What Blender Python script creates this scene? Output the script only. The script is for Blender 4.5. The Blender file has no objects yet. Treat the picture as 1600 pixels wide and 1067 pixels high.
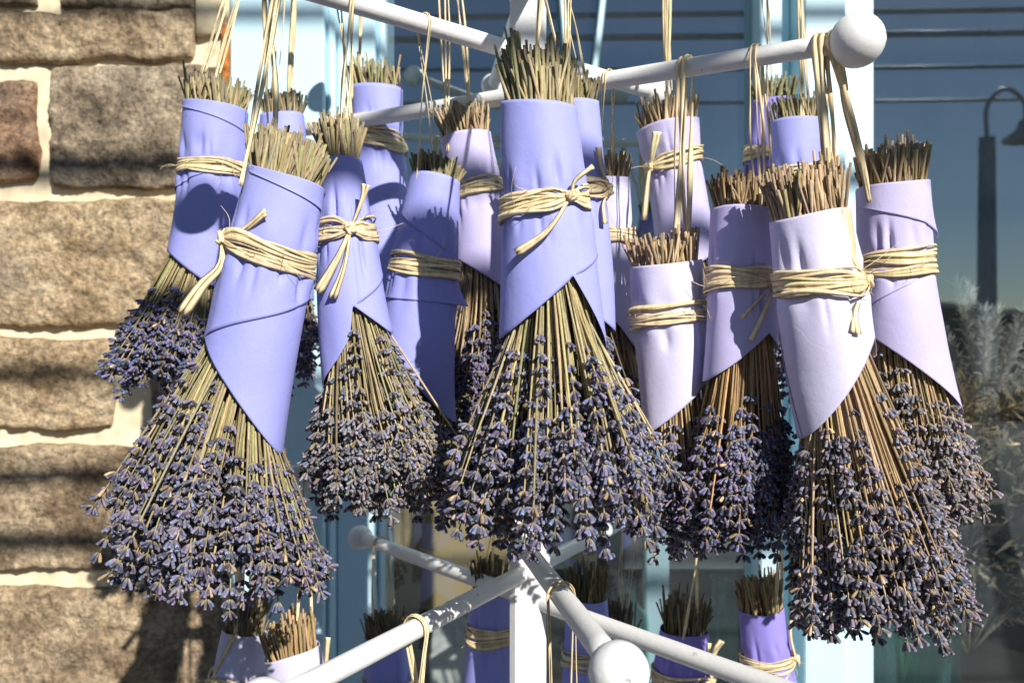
import bpy, math, random
import numpy as np
from mathutils import Vector, noise

random.seed(7)
rng = np.random.default_rng(7)
R = math.radians
scene = bpy.context.scene
col = scene.collection

# ------------------------------------------------------------------ camera, world, sun, exposure
F = 1300.0                                    # focal length in pixels of a 1600 px wide frame
cam_d = bpy.data.cameras.new('camera')
cam_d.sensor_width = 36.0
cam_d.sensor_fit = 'HORIZONTAL'
cam_d.lens = 36.0 * F / 1600.0
cam_d.clip_start = 0.02
cam_d.clip_end = 900.0
cam_d.dof.use_dof = True
cam_d.dof.focus_distance = 0.72
cam_d.dof.aperture_fstop = 7.5
cam = bpy.data.objects.new('camera', cam_d)
cam.location = (0, 0, 0)
cam.rotation_euler = (R(90), 0, 0)
col.objects.link(cam)
scene.camera = cam

SUN_DIR = Vector((-0.53, 1.0, -0.726)).normalized()      # the way the light travels
sun_d = bpy.data.lights.new('sun', 'SUN')
sun_d.energy = 5.0
sun_d.angle = R(0.53)
sun_d.color = (1.0, 0.965, 0.91)
sun = bpy.data.objects.new('sun', sun_d)
sun.rotation_euler = SUN_DIR.to_track_quat('-Z', 'Y').to_euler()
sun.location = (3, -6, 5)
col.objects.link(sun)

world = bpy.data.worlds.new('World')
scene.world = world
world.use_nodes = True
wn = world.node_tree
wn.nodes.clear()
wo = wn.nodes.new('ShaderNodeOutputWorld')
wb = wn.nodes.new('ShaderNodeBackground')
ws = wn.nodes.new('ShaderNodeTexSky')
ws.sky_type = 'NISHITA'
ws.sun_disc = False
ws.sun_elevation = math.asin(-SUN_DIR.z)
ws.sun_rotation = math.atan2(-SUN_DIR.x, -SUN_DIR.y)
ws.altitude = 0.0
ws.air_density = 1.0
ws.dust_density = 0.15
ws.ozone_density = 3.0
wb.inputs['Strength'].default_value = 0.05
wn.links.new(ws.outputs[0], wb.inputs[0])
wn.links.new(wb.outputs[0], wo.inputs[0])

vs = scene.view_settings
vs.view_transform = 'Standard'
vs.look = 'None'
vs.exposure = 0.38
vs.gamma = 1.0
vs.use_curve_mapping = False
scene.cycles.max_bounces = 8
scene.cycles.transparent_max_bounces = 16


def P(px, py, d):
    """a point at depth d (metres from the camera plane) seen at a pixel of the 1600 x 1067 photograph"""
    return np.array(((px - 800.0) / F * d, d, (533.5 - py) / F * d))


# ------------------------------------------------------------------ materials
def nm(name):
    m = bpy.data.materials.new(name)
    m.use_nodes = True
    nt = m.node_tree
    b = nt.nodes['Principled BSDF']
    return m, nt, b


def node(nt, kind, **kw):
    n = nt.nodes.new(kind)
    for k, v in kw.items():
        if k in n.inputs:
            n.inputs[k].default_value = v
        else:
            setattr(n, k, v)
    return n


def ramp(nt, fac, stops):
    r = nt.nodes.new('ShaderNodeValToRGB')
    e = r.color_ramp.elements
    while len(e) < len(stops):
        e.new(0.5)
    for i, (p, c) in enumerate(stops):
        e[i].position = p
        e[i].color = (c[0], c[1], c[2], 1)
    nt.links.new(fac, r.inputs[0])
    return r.outputs[0]


def coords(nt, scale=(1, 1, 1)):
    tc = nt.nodes.new('ShaderNodeTexCoord')
    mp = nt.nodes.new('ShaderNodeMapping')
    mp.inputs['Scale'].default_value = scale
    nt.links.new(tc.outputs['Object'], mp.inputs['Vector'])
    return mp.outputs[0]


def nz(nt, vec, scale, detail=4, rough=0.55):
    n = nt.nodes.new('ShaderNodeTexNoise')
    n.inputs['Scale'].default_value = scale
    n.inputs['Detail'].default_value = detail
    n.inputs['Roughness'].default_value = rough
    nt.links.new(vec, n.inputs['Vector'])
    return n.outputs['Fac']


def bump(nt, b, h, strength, dist):
    n = nt.nodes.new('ShaderNodeBump')
    n.inputs['Strength'].default_value = strength
    n.inputs['Distance'].default_value = dist
    nt.links.new(h, n.inputs['Height'])
    nt.links.new(n.outputs[0], b.inputs['Normal'])


def mixc(nt, fac, a, b, mode='MIX'):
    n = nt.nodes.new('ShaderNodeMix')
    n.data_type = 'RGBA'
    n.blend_type = mode
    for sock, v in ((n.inputs[0], fac), (n.inputs[6], a), (n.inputs[7], b)):
        if hasattr(v, 'node'):
            nt.links.new(v, sock)
        elif isinstance(v, (int, float)):
            sock.default_value = v
        else:
            sock.default_value = (v[0], v[1], v[2], 1)
    return n.outputs[2]


def mat_attr(name, rough=0.75, streak=60.0, spec=0.25, bump_s=0.15):
    """colour from the piece's own 'Col' attribute, with fine grain"""
    m, nt, b = nm(name)
    a = nt.nodes.new('ShaderNodeVertexColor')
    a.layer_name = 'Col'
    f = nz(nt, coords(nt, (1, 1, .25)), streak * 12, 3)
    c = mixc(nt, 1.0, a.outputs[0], ramp(nt, f, [(0.3, (.72, .70, .68)), (0.7, (1.15, 1.13, 1.1))]), 'MULTIPLY')
    nt.links.new(c, b.inputs['Base Color'])
    b.inputs['Roughness'].default_value = rough
    b.inputs['Specular IOR Level'].default_value = spec
    bump(nt, b, f, bump_s, 0.0006)
    return m


def mat_paper(name, c):
    m, nt, b = nm(name)
    v = coords(nt)
    f1 = nz(nt, v, 14, 3)
    f2 = nz(nt, v, 900, 3, .6)
    k = ramp(nt, f1, [(0.3, tuple(x * .95 for x in c)), (0.7, tuple(min(.95, x * 1.04) for x in c))])
    k2 = mixc(nt, 1.0, k, ramp(nt, f2, [(0.35, (.95, .95, .96)), (0.65, (1.02, 1.02, 1.02))]), 'MULTIPLY')
    nt.links.new(k2, b.inputs['Base Color'])
    b.inputs['Roughness'].default_value = 0.62
    b.inputs['Specular IOR Level'].default_value = 0.3
    f3 = nz(nt, v, 38, 3, .55)
    vo = nt.nodes.new('ShaderNodeTexVoronoi')
    vo.feature = 'DISTANCE_TO_EDGE'
    vo.inputs['Scale'].default_value = 24
    wp = nt.nodes.new('ShaderNodeVectorMath')
    wp.operation = 'ADD'
    sc_ = nt.nodes.new('ShaderNodeVectorMath')
    sc_.operation = 'SCALE'
    sc_.inputs['Scale'].default_value = .05
    cn = nt.nodes.new('ShaderNodeTexNoise')
    cn.inputs['Scale'].default_value = 20
    nt.links.new(v, cn.inputs['Vector'])
    nt.links.new(cn.outputs['Color'], sc_.inputs[0])
    nt.links.new(v, wp.inputs[0])
    nt.links.new(sc_.outputs[0], wp.inputs[1])
    nt.links.new(wp.outputs[0], vo.inputs['Vector'])
    crease = ramp(nt, vo.outputs['Distance'], [(0.0, (0, 0, 0)), (.05, (1, 1, 1))])
    cr = nt.nodes.new('ShaderNodeMath')
    cr.operation = 'MULTIPLY_ADD'
    nt.links.new(crease, cr.inputs[0])
    cr.inputs[1].default_value = .35
    nt.links.new(f2, cr.inputs[2])
    add = nt.nodes.new('ShaderNodeMath')
    add.operation = 'MULTIPLY_ADD'
    nt.links.new(f3, add.inputs[0])
    add.inputs[1].default_value = 6.0
    nt.links.new(cr.outputs[0], add.inputs[2])
    bump(nt, b, add.outputs[0], 0.16, 0.0010)
    return m


def mat_paint(name, c, wear=None, rough=0.45, grain=(1, 1, 1), gs=140, bs=.25):
    m, nt, b = nm(name)
    v = coords(nt, grain)
    f = nz(nt, v, gs, 4, .6)
    g = nz(nt, v, 9, 4, .6)
    base = ramp(nt, g, [(.3, tuple(x * .93 for x in c)), (.7, tuple(min(.95, x * 1.03) for x in c))])
    if wear:
        w = ramp(nt, nz(nt, v, 55, 6, .75), [(.645, (0, 0, 0)), (.68, (1, 1, 1))])
        base = mixc(nt, w, base, wear)
    nt.links.new(base, b.inputs['Base Color'])
    b.inputs['Roughness'].default_value = rough
    bump(nt, b, f, bs, 0.0012)
    return m


def mat_plain(name, c, rough=.7, spec=.3, var=.25, s=20):
    m, nt, b = nm(name)
    f = nz(nt, coords(nt), s, 5, .6)
    nt.links.new(ramp(nt, f, [(.3, tuple(x * (1 - var) for x in c)), (.7, tuple(min(.95, x * (1 + var)) for x in c))]), b.inputs['Base Color'])
    b.inputs['Roughness'].default_value = rough
    b.inputs['Specular IOR Level'].default_value = spec
    bump(nt, b, f, .2, .002)
    return m


def mat_stone(name, dark, mid, light):
    m, nt, b = nm(name)
    oi = nt.nodes.new('ShaderNodeObjectInfo')
    v = coords(nt)
    add = nt.nodes.new('ShaderNodeVectorMath')
    add.operation = 'ADD'
    mul = nt.nodes.new('ShaderNodeVectorMath')
    mul.operation = 'SCALE'
    mul.inputs[0].default_value = (13.1, 7.7, 19.3)
    nt.links.new(oi.outputs['Random'], mul.inputs['Scale'])
    nt.links.new(v, add.inputs[0])
    nt.links.new(mul.outputs[0], add.inputs[1])
    vv = add.outputs[0]
    f1 = nz(nt, vv, 11, 6, .65)
    f2 = nz(nt, vv, 95, 6, .75)
    f4 = nz(nt, vv, 42, 6, .62)
    base = ramp(nt, f1, [(.34, dark), (.49, mid), (.66, light)])
    base = mixc(nt, 1.0, base, ramp(nt, f2, [(.32, (.30, .28, .26)), (.52, (.95, .95, .95)), (.70, (1.55, 1.5, 1.4))]), 'MULTIPLY')
    vor = nt.nodes.new('ShaderNodeTexVoronoi')
    vor.inputs['Scale'].default_value = 260
    nt.links.new(vv, vor.inputs['Vector'])
    sp = ramp(nt, vor.outputs['Distance'], [(.10, (1, 1, 1)), (.22, (0, 0, 0))])
    base = mixc(nt, mixc(nt, 1.0, sp, ramp(nt, f4, [(.5, (0, 0, 0)), (.7, (.55, .55, .55))]), 'MULTIPLY'), base, (.05, .042, .035))
    grey = ramp(nt, nz(nt, vv, 6, 3), [(.55, (0, 0, 0)), (.72, (.35, .35, .35))])
    base = mixc(nt, grey, base, tuple((x + .0) * .8 for x in (mid[2] * 1.5, mid[2] * 1.45, mid[2] * 1.35)))
    nt.links.new(base, b.inputs['Base Color'])
    b.inputs['Roughness'].default_value = .9
    b.inputs['Specular IOR Level'].default_value = .2
    h = nt.nodes.new('ShaderNodeMath')
    h.operation = 'MULTIPLY_ADD'
    nt.links.new(f4, h.inputs[0])
    h.inputs[1].default_value = 2.2
    nt.links.new(f2, h.inputs[2])
    bump(nt, b, h.outputs[0], 1.0, .009)
    return m


M = {}
M['lavender'] = mat_attr('dried_lavender', .8, 60, .2)
M['raffia'] = mat_attr('raffia', .5, 14, .4, .12)
M['peri'] = mat_paper('periwinkle_paper', (.345, .360, .765))
M['peri2'] = mat_paper('violet_paper', (.285, .240, .660))
M['lilac'] = mat_paper('lilac_paper', (.530, .485, .735))
M['pale'] = mat_paper('pale_lilac_paper', (.630, .595, .785))
M['white'] = mat_paint('white_paint', (.80, .79, .76), (.55, .50, .42), .42, (1, 1, 1), 160, .3)
M['blue'] = mat_paint('pale_blue_paint', (.56, .78, .86), None, .5, (1, 1, .15), 60, .2)
M['mortar'] = mat_plain('mortar', (.74, .63, .43), .95, .1, .16, 45)
M['rust'] = mat_plain('rust', (.35, .13, .03), .9, .1, .6, 60)
M['stone_a'] = mat_stone('tan_stone', (.32, .225, .12), (.58, .43, .255), (.72, .57, .37))
M['stone_b'] = mat_stone('brown_stone', (.25, .18, .11), (.50, .375, .235), (.66, .52, .34))
M['stone_c'] = mat_stone('grey_stone', (.14, .115, .085), (.38, .30, .205), (.60, .49, .345))
M['stone_d'] = mat_stone('reddish_stone', (.18, .105, .065), (.40, .25, .15), (.58, .42, .27))
M['kraft'] = mat_plain('kraft_board', (.60, .44, .22), .8, .2, .10, 8)
M['cloth'] = mat_plain('white_cloth', (.74, .73, .68), .9, .1, .06, 20)
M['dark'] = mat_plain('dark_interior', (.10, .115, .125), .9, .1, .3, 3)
M['darkwood'] = mat_plain('dark_wood', (.045, .035, .028), .7, .2, .3, 12)
M['pave'] = mat_plain('paving', (.07, .068, .065), .95, .1, .2, 3)
M['metal'] = mat_plain('dark_metal', (.50, .52, .54), .5, .4, .2, 30)
M['hedge'] = mat_plain('hedge_leaves', (.035, .05, .02), .9, .1, .5, 6)
M['plant'] = mat_attr('dried_plants', .85, 30, .2)


def mat_glass(name, tint, base, refl=(1, 1, 1), body=None, amount=.10, smear=False):
    m, nt, b = nm(name)
    nt.nodes.remove(b)
    out = [n for n in nt.nodes if n.type == 'OUTPUT_MATERIAL'][0]
    tr = nt.nodes.new('ShaderNodeBsdfTransparent')
    tr.inputs[0].default_value = (*tint, 1)
    gl = nt.nodes.new('ShaderNodeBsdfGlossy')
    gl.inputs['Roughness'].default_value = 0.0
    gl.inputs[0].default_value = (*refl, 1)
    lw = nt.nodes.new('ShaderNodeLayerWeight')
    lw.inputs['Blend'].default_value = .5
    pwr = nt.nodes.new('ShaderNodeMath')
    pwr.operation = 'POWER'
    pwr.inputs[1].default_value = 5.0
    nt.links.new(lw.outputs['Facing'], pwr.inputs[0])
    mu = nt.nodes.new('ShaderNodeMath')
    mu.operation = 'MULTIPLY_ADD'
    mu.use_clamp = True
    mu.inputs[1].default_value = 1 - base
    mu.inputs[2].default_value = base
    nt.links.new(pwr.outputs[0], mu.inputs[0])
    mx = nt.nodes.new('ShaderNodeMixShader')
    nt.links.new(mu.outputs[0], mx.inputs[0])
    src = tr.outputs[0]
    if body:
        df = nt.nodes.new('ShaderNodeBsdfTranslucent')
        df.inputs[0].default_value = (*body, 1)
        dd = nt.nodes.new('ShaderNodeBsdfDiffuse')
        dd.inputs[0].default_value = (*body, 1)
        ad = nt.nodes.new('ShaderNodeMixShader')
        nt.links.new(df.outputs[0], ad.inputs[1])
        nt.links.new(dd.outputs[0], ad.inputs[2])
        m2 = nt.nodes.new('ShaderNodeMixShader')
        m2.inputs[0].default_value = amount
        if smear:
            sm = ramp(nt, nz(nt, coords(nt, (1, 1, .35)), 5, 7, .7), [(.35, (amount * .5,) * 3), (.62, (amount * 1.7,) * 3)])
            nt.links.new(sm, m2.inputs[0])
        nt.links.new(tr.outputs[0], m2.inputs[1])
        nt.links.new(ad.outputs[0], m2.inputs[2])
        src = m2.outputs[0]
    nt.links.new(src, mx.inputs[1])
    nt.links.new(gl.outputs[0], mx.inputs[2])
    nt.links.new(mx.outputs[0], out.inputs['Surface'])
    return m


M['glass'] = mat_glass('window_glass', (.85, .90, .90), .32, (.74, .88, .95), (.55, .60, .62), .035, True)
M['teal'] = mat_glass('teal_glass', (.55, .85, .80), .08, (1, 1, 1), (.22, .55, .50))


# ------------------------------------------------------------------ object helpers
def thing(name, label, cat, loc=(0, 0, 0), group=None):
    o = bpy.data.objects.new(name, None)
    o.empty_display_size = .02
    col.objects.link(o)
    o.location = [float(c) for c in loc]
    o['label'] = label
    o['category'] = cat
    if group:
        o['group'] = group
    return o


def tag(o, label=None, cat=None, group=None, kind=None):
    for k, v in (('label', label), ('category', cat), ('group', group), ('kind', kind)):
        if v:
            o[k] = v
    return o


def wpos(o):
    v = np.array(o.location)
    return v if o.parent is None else v + wpos(o.parent)


def mobj(name, verts, faces, mat, parent=None, cols=None, smooth=True, origin=None):
    """one mesh object from world coordinates"""
    verts = np.asarray(verts, dtype=np.float64).reshape(-1, 3)
    base = wpos(parent) if parent else np.zeros(3)
    org = base if origin is None else np.asarray(origin, dtype=float)
    me = bpy.data.meshes.new(name)
    me.from_pydata((verts - org).tolist(), [], faces)
    if smooth:
        me.polygons.foreach_set('use_smooth', np.ones(len(me.polygons), dtype=bool))
    if cols is not None:
        a = me.color_attributes.new('Col', 'FLOAT_COLOR', 'POINT')
        c4 = np.ones((len(verts), 4), dtype=np.float32)
        c4[:, :3] = cols
        a.data.foreach_set('color', c4.ravel())
    me.materials.append(mat)
    o = bpy.data.objects.new(name, me)
    col.objects.link(o)
    if parent:
        o.parent = parent
    o.location = (org - base).tolist()
    return o


class MB:
    """collects pieces of one mesh"""

    def __init__(self):
        self.v, self.f, self.c, self.n = [], [], [], 0

    def add(self, v, f, c=None):
        v = np.asarray(v, dtype=float)
        self.v.append(v)
        if isinstance(f, tuple):                      # (quads, tris) as arrays
            for q in f:
                self.f.extend((q + self.n).tolist())
        else:
            n = self.n
            self.f.extend([tuple([i + n for i in q]) for q in f])
        if c is not None:
            c = np.asarray(c, dtype=float)
            if c.ndim == 1:
                c = np.repeat(c[None], len(v), 0)
            self.c.append(c)
        self.n += len(v)

    def build(self, name, mat, parent=None, smooth=True, origin=None):
        return mobj(name, np.vstack(self.v), self.f, mat, parent, np.vstack(self.c) if self.c else None, smooth, origin)


def unit(v):
    v = np.asarray(v, dtype=float)
    return v / (np.linalg.norm(v) + 1e-12)


def tube(path, radii, sides=8, caps=True, ref=(0, 1, 0)):
    path = np.asarray(path, dtype=float)
    n = len(path)
    radii = np.full(n, radii) if np.isscalar(radii) else np.asarray(radii)
    t = np.gradient(path, axis=0)
    t /= np.linalg.norm(t, axis=1)[:, None] + 1e-12
    ref = np.asarray(ref, dtype=float)
    if abs(np.dot(t[0], ref)) > .9:
        ref = np.array((1., 0, 0)) if abs(t[0][0]) < .8 else np.array((0, 0, 1.))
    u = np.cross(t, ref)
    u /= np.linalg.norm(u, axis=1)[:, None] + 1e-12
    w = np.cross(t, u)
    a = np.linspace(0, 2 * math.pi, sides, endpoint=False)
    v = path[:, None] + radii[:, None, None] * (u[:, None] * np.cos(a)[None, :, None] + w[:, None] * np.sin(a)[None, :, None])
    f = []
    for i in range(n - 1):
        for j in range(sides):
            k = (j + 1) % sides
            f.append((i * sides + j, i * sides + k, (i + 1) * sides + k, (i + 1) * sides + j))
    if caps:
        f.append(tuple(range(sides - 1, -1, -1)))
        f.append(tuple((n - 1) * sides + j for j in range(sides)))
    return v.reshape(-1, 3), f


def ribbon(path, width, normal, crown=.25, thick=.0005):
    """a flat strip: left edge, raised middle, right edge, and its back"""
    path = np.asarray(path, dtype=float)
    n = len(path)
    width = np.full(n, width) if np.isscalar(width) else np.asarray(width)
    normal = np.asarray(normal, dtype=float)
    if normal.ndim == 1:
        normal = np.repeat(normal[None], n, 0)
    t = np.gradient(path, axis=0)
    t /= np.linalg.norm(t, axis=1)[:, None] + 1e-12
    s = np.cross(t, normal)
    s /= np.linalg.norm(s, axis=1)[:, None] + 1e-12
    nn = np.cross(s, t)
    h = width[:, None] * .5
    rows = [path - s * h, path + nn * (h * crown + thick), path + s * h, path + nn * (h * crown * .4 - thick)]
    v = np.stack(rows, 1).reshape(-1, 3)
    f = []
    for i in range(n - 1):
        for j in range(4):
            k = (j + 1) % 4
            f.append((i * 4 + j, (i + 1) * 4 + j, (i + 1) * 4 + k, i * 4 + k))
    f.append((0, 1, 2, 3))
    f.append(tuple((n - 1) * 4 + j for j in (3, 2, 1, 0)))
    return v, f


def box(x0, x1, y0, y1, z0, z1, bev=.0):
    """a box, its edges chamfered by bev"""
    if bev <= 0:
        v = [(x, y, z) for x in (x0, x1) for y in (y0, y1) for z in (z0, z1)]
        return v, [(0, 1, 3, 2), (4, 6, 7, 5), (0, 4, 5, 1), (2, 3, 7, 6), (0, 2, 6, 4), (1, 5, 7, 3)]
    b = bev
    prof = [(x0 + b, y0), (x1 - b, y0), (x1, y0 + b), (x1, y1 - b), (x1 - b, y1), (x0 + b, y1), (x0, y1 - b), (x0, y0 + b)]
    v = [(x, y, z0) for x, y in prof] + [(x, y, z1) for x, y in prof]
    f = [(i, (i + 1) % 8, 8 + (i + 1) % 8, 8 + i) for i in range(8)] + [tuple(range(7, -1, -1)), tuple(range(8, 16))]
    return v, f


def sphere(c, rx, ry, rz, nu=28, nv=18):
    v, f = [], []
    for i in range(nv + 1):
        th = math.pi * i / nv
        for j in range(nu):
            ph = 2 * math.pi * j / nu
            v.append((c[0] + rx * math.sin(th) * math.cos(ph), c[1] + ry * math.sin(th) * math.sin(ph), c[2] + rz * math.cos(th)))
    for i in range(nv):
        for j in range(nu):
            k = (j + 1) % nu
            f.append((i * nu + j, (i + 1) * nu + j, (i + 1) * nu + k, i * nu + k))
    return v, f


def lathe(c, prof, n=28):
    v, f = [], []
    for r, z in prof:
        for j in range(n):
            a = 2 * math.pi * j / n
            v.append((c[0] + r * math.cos(a), c[1] + r * math.sin(a), c[2] + z))
    for i in range(len(prof) - 1):
        for j in range(n):
            k = (j + 1) % n
            f.append((i * n + j, i * n + k, (i + 1) * n + k, (i + 1) * n + j))
    return v, f


def fbm(x, y, z, octv=4):
    return noise.fractal(Vector((x, y, z)), 1.0, 2.0, octv)


# ------------------------------------------------------------------ the setting
GZ = -1.42
WALL = 1.50                                   # depth of the stone face and the painted casing

v, f = box(-60, 60, -60, 60, GZ - .2, GZ)
tag(mobj('pavement', v, f, M['pave'], smooth=False), kind='structure')

# stone wall on the left
wall = thing('stone_wall', 'rough tan stone wall with thick cream mortar joints at the left edge', 'wall', (-.9, WALL, GZ))
S = WALL / F


def wx(px): return (px - 800) * S
def wz(py): return (533.5 - py) * S


def mortar_sheet():
    xs = np.linspace(wx(-420), wx(357), 90)
    zs = np.linspace(wz(1640), wz(-420), 150)
    v = []
    for z in zs:
        for x in xs:
            v.append((x, WALL + .012 - .006 * fbm(x * 14, z * 14, 3.1) - .003 * fbm(x * 60, z * 60, 1.7), z))
    nx = len(xs)
    f = [(i * nx + j, i * nx + j + 1, (i + 1) * nx + j + 1, (i + 1) * nx + j) for i in range(len(zs) - 1) for j in range(nx - 1)]
    n0 = len(v)
    # right return and back
    x1 = xs[-1]
    v += [(x1, WALL + .2, zs[0]), (x1, WALL + .2, zs[-1])]
    f.append((nx - 1, n0, n0 + 1, (len(zs) - 1) * nx + nx - 1))
    return v, f


v, f = mortar_sheet()
mobj('mortar_bed', v, f, M['mortar'], wall)

ss = [0]


def stone(x0, x1, y0, y1, mat, rough=1.0, lean=0.0):
    """one squared rubble stone between pixel bounds of the wall plane"""
    ss[0] += 1
    sd = ss[0] * 7.31
    X0, X1, Z0, Z1 = wx(x0 - 2), wx(x1 + 2), wz(y1 + 2), wz(y0 - 2)
    w, h = X1 - X0, Z1 - Z0
    nx, nz_ = max(10, int(w / .0062)), max(8, int(h / .0062))
    v = []
    rnd = .008
    for j in range(nz_ + 1):
        for i in range(nx + 1):
            u, t = i / nx, j / nz_
            x, z = X0 + u * w, Z0 + t * h
            # wander of the outline
            ex = .007 * fbm(z * 16, sd, 0.3, 3)
            ez = .008 * fbm(x * 13, sd, 5.3, 3)
            # rounded corners in plan
            cu, ct = abs(u - .5) * 2, abs(t - .5) * 2
            x2 = x + ex * cu - (x - (X0 + w / 2)) * .02 * ct ** 10
            z2 = z + ez * ct - (z - (Z0 + h / 2)) * .04 * cu ** 10 + lean * (x - X0)
            de = min(min(u, 1 - u) * w, min(t, 1 - t) * h)
            k = min(1.0, de / rnd)
            edge = (1 - k) ** 2 * .010
            y = WALL - .010 + edge - rough * (.0055 * fbm(x * 9 + sd, z * 12, sd, 5) + .0060 * fbm(x * 34, z * 34, sd, 5) + .003 * fbm(x * 110, z * 110, sd, 3))
            v.append((x2, y, z2))
    n = nx + 1
    f = [(j * n + i, j * n + i + 1, (j + 1) * n + i + 1, (j + 1) * n + i) for j in range(nz_) for i in range(nx)]
    ring = [i for i in range(n)] + [j * n + nx for j in range(1, nz_ + 1)] + [nz_ * n + i for i in range(nx - 1, -1, -1)] + [j * n for j in range(nz_ - 1, 0, -1)]
    b0 = len(v)
    for r_ in ring:
        v.append((v[r_][0], WALL + .05, v[r_][2]))
    m = len(ring)
    for q in range(m):
        f.append((ring[(q + 1) % m], ring[q], b0 + q, b0 + (q + 1) % m))
    c = ((X0 + X1) / 2, WALL, (Z0 + Z1) / 2)
    return mobj('stone', v, f, M[mat], wall, origin=c)


stone(-60, 52, -75, 4, 'stone_c')
stone(95, 300, -80, 14, 'stone_c', 1.0)
stone(-330, -85, -75, 6, 'stone_a')
stone(-40, 302, 22, 97, 'stone_b', 1.0, .02)
stone(-330, -62, 20, 98, 'stone_c')
stone(-300, 54, 128, 283, 'stone_d')
stone(82, 345, 106, 294, 'stone_c', 1.3)
stone(-60, 343, 313, 506, 'stone_a', 1.2)
stone(-330, -85, 318, 505, 'stone_b')
stone(-220, 172, 530, 668, 'stone_a', 1.5)
stone(236, 342, 532, 672, 'stone_c')
stone(-50, 345, 700, 890, 'stone_b', 1.0)
stone(-330, -75, 702, 888, 'stone_a')
stone(-150, 343, 917, 1090, 'stone_b', 1.0)
stone(-400, -172, 915, 1085, 'stone_d')
stone(-120, 120, 1112, 1290, 'stone_a')
stone(146, 343, 1112, 1290, 'stone_c')
stone(-90, 343, 1315, 1480, 'stone_b')
stone(-330, 30, 1505, 1640, 'stone_c')
stone(56, 343, 1505, 1640, 'stone_a')
stone(-330, 60, -330, -100, 'stone_a')
stone(86, 343, -320, -105, 'stone_b')
v, f = box(wx(306), wx(347), WALL - .006, WALL + .02, wz(54), wz(-30), .004)
mobj('mortar_fillet', v, f, M['mortar'], wall)
v, f = box(wx(347), wx(357.5), WALL - .004, WALL + .03, wz(330), wz(40), .002)
mobj('rust_strip', v, f, M['rust'], wall)

# painted shop front to the right of it
shop = thing('shop_window', 'pale blue painted shop window frame beside the stone wall', 'window', (.3, WALL, GZ))
G0 = WALL + .085                              # depth of the glass


def board(name, x0, x1, y0, y1, d0, d1, mat='blue', bev=.003, par=None):
    v, f = box(x0, x1, d0, d1, y0, y1, bev)
    return mobj(name, v, f, M[mat], par or shop, smooth=False, origin=((x0 + x1) / 2, (d0 + d1) / 2, (y0 + y1) / 2))


TOP, BOT = 1.25, GZ
board('casing_board', wx(359), wx(506), BOT, TOP, WALL, WALL + .2)
board('casing_board', wx(506.6), wx(519), BOT, TOP, WALL + .016, WALL + .2, bev=.006)
board('stop_bead', wx(519.6), wx(580), BOT, TOP, WALL + .037, WALL + .2)
board('stop_bead', wx(580.6), wx(592), BOT, TOP, WALL + .060, WALL + .2, bev=.006)
board('mullion', wx(1196), wx(1231), BOT, TOP, WALL + .030, WALL + .14)
board('mullion_groove', wx(1231.6), wx(1256.4), BOT, TOP, WALL + .075, WALL + .14)
board('mullion', wx(1257), wx(1322), BOT, TOP, WALL, WALL + .16)
board('mullion', wx(1322.6), wx(1374), BOT, TOP, WALL + .022, WALL + .16)
board('mullion', wx(1990), wx(2110), BOT, TOP, WALL, WALL + .16)
board('head_board', wx(592.6), wx(1195), 1.0, TOP, WALL + .02, WALL + .14)
board('head_board', wx(1375), wx(1989), 1.0, TOP, WALL + .02, WALL + .14)
board('sill_board', wx(592.6), wx(1195), -.98, -.90, WALL - .02, WALL + .14)
board('sill_board', wx(1375), wx(1989), -.98, -.90, WALL - .02, WALL + .14)
board('apron_board', wx(592.6), wx(1195), BOT, -.985, WALL + .03, WALL + .14)
board('apron_board', wx(1375), wx(1989), BOT, -.985, WALL + .03, WALL + .14)
for x0, x1 in ((592.6, 1195.4), (1374.6, 1989.4)):
    v = [(wx(x0), G0, -.9), (wx(x1), G0, -.9), (wx(x1), G0, 1.0), (wx(x0), G0, 1.0)]
    mobj('glass_pane', v, [(0, 1, 2, 3)], M['glass'], shop, smooth=False, origin=(wx((x0 + x1) / 2), G0, 0))

# dark room behind the glass
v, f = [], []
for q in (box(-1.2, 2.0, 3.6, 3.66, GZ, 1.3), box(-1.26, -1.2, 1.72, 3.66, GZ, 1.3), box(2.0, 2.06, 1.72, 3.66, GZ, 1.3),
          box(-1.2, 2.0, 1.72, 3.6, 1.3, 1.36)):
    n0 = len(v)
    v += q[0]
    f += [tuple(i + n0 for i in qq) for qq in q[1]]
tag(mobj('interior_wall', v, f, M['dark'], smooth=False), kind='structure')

# ------------------------------------------------------------------ the white display stand
PX, PY = .018, .95
stand = thing('display_stand', 'white wooden drying stand with dowel arms ending in round knobs', 'stand', (PX, PY, GZ))
hw = .0205
v, f = box(PX - hw, PX + hw, PY - hw, PY + hw, GZ + .03, .72, .006)
mobj('post', v, f, M['white'], stand, smooth=False)
for k in range(4):
    a = k * math.pi / 2 + .5
    d = np.array((math.cos(a), math.sin(a), 0))
    p0 = np.array((PX, PY, GZ + .07)) + d * .015
    path = [p0 + np.array((0, 0, .10)), p0 + d * .10 + np.array((0, 0, .05)), p0 + d * .24 + np.array((0, 0, -.05))]
    v, f = tube(path, [.016, .016, .018], 10)
    mobj('foot', v, f, M['white'], stand)

BARS = {}


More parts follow.
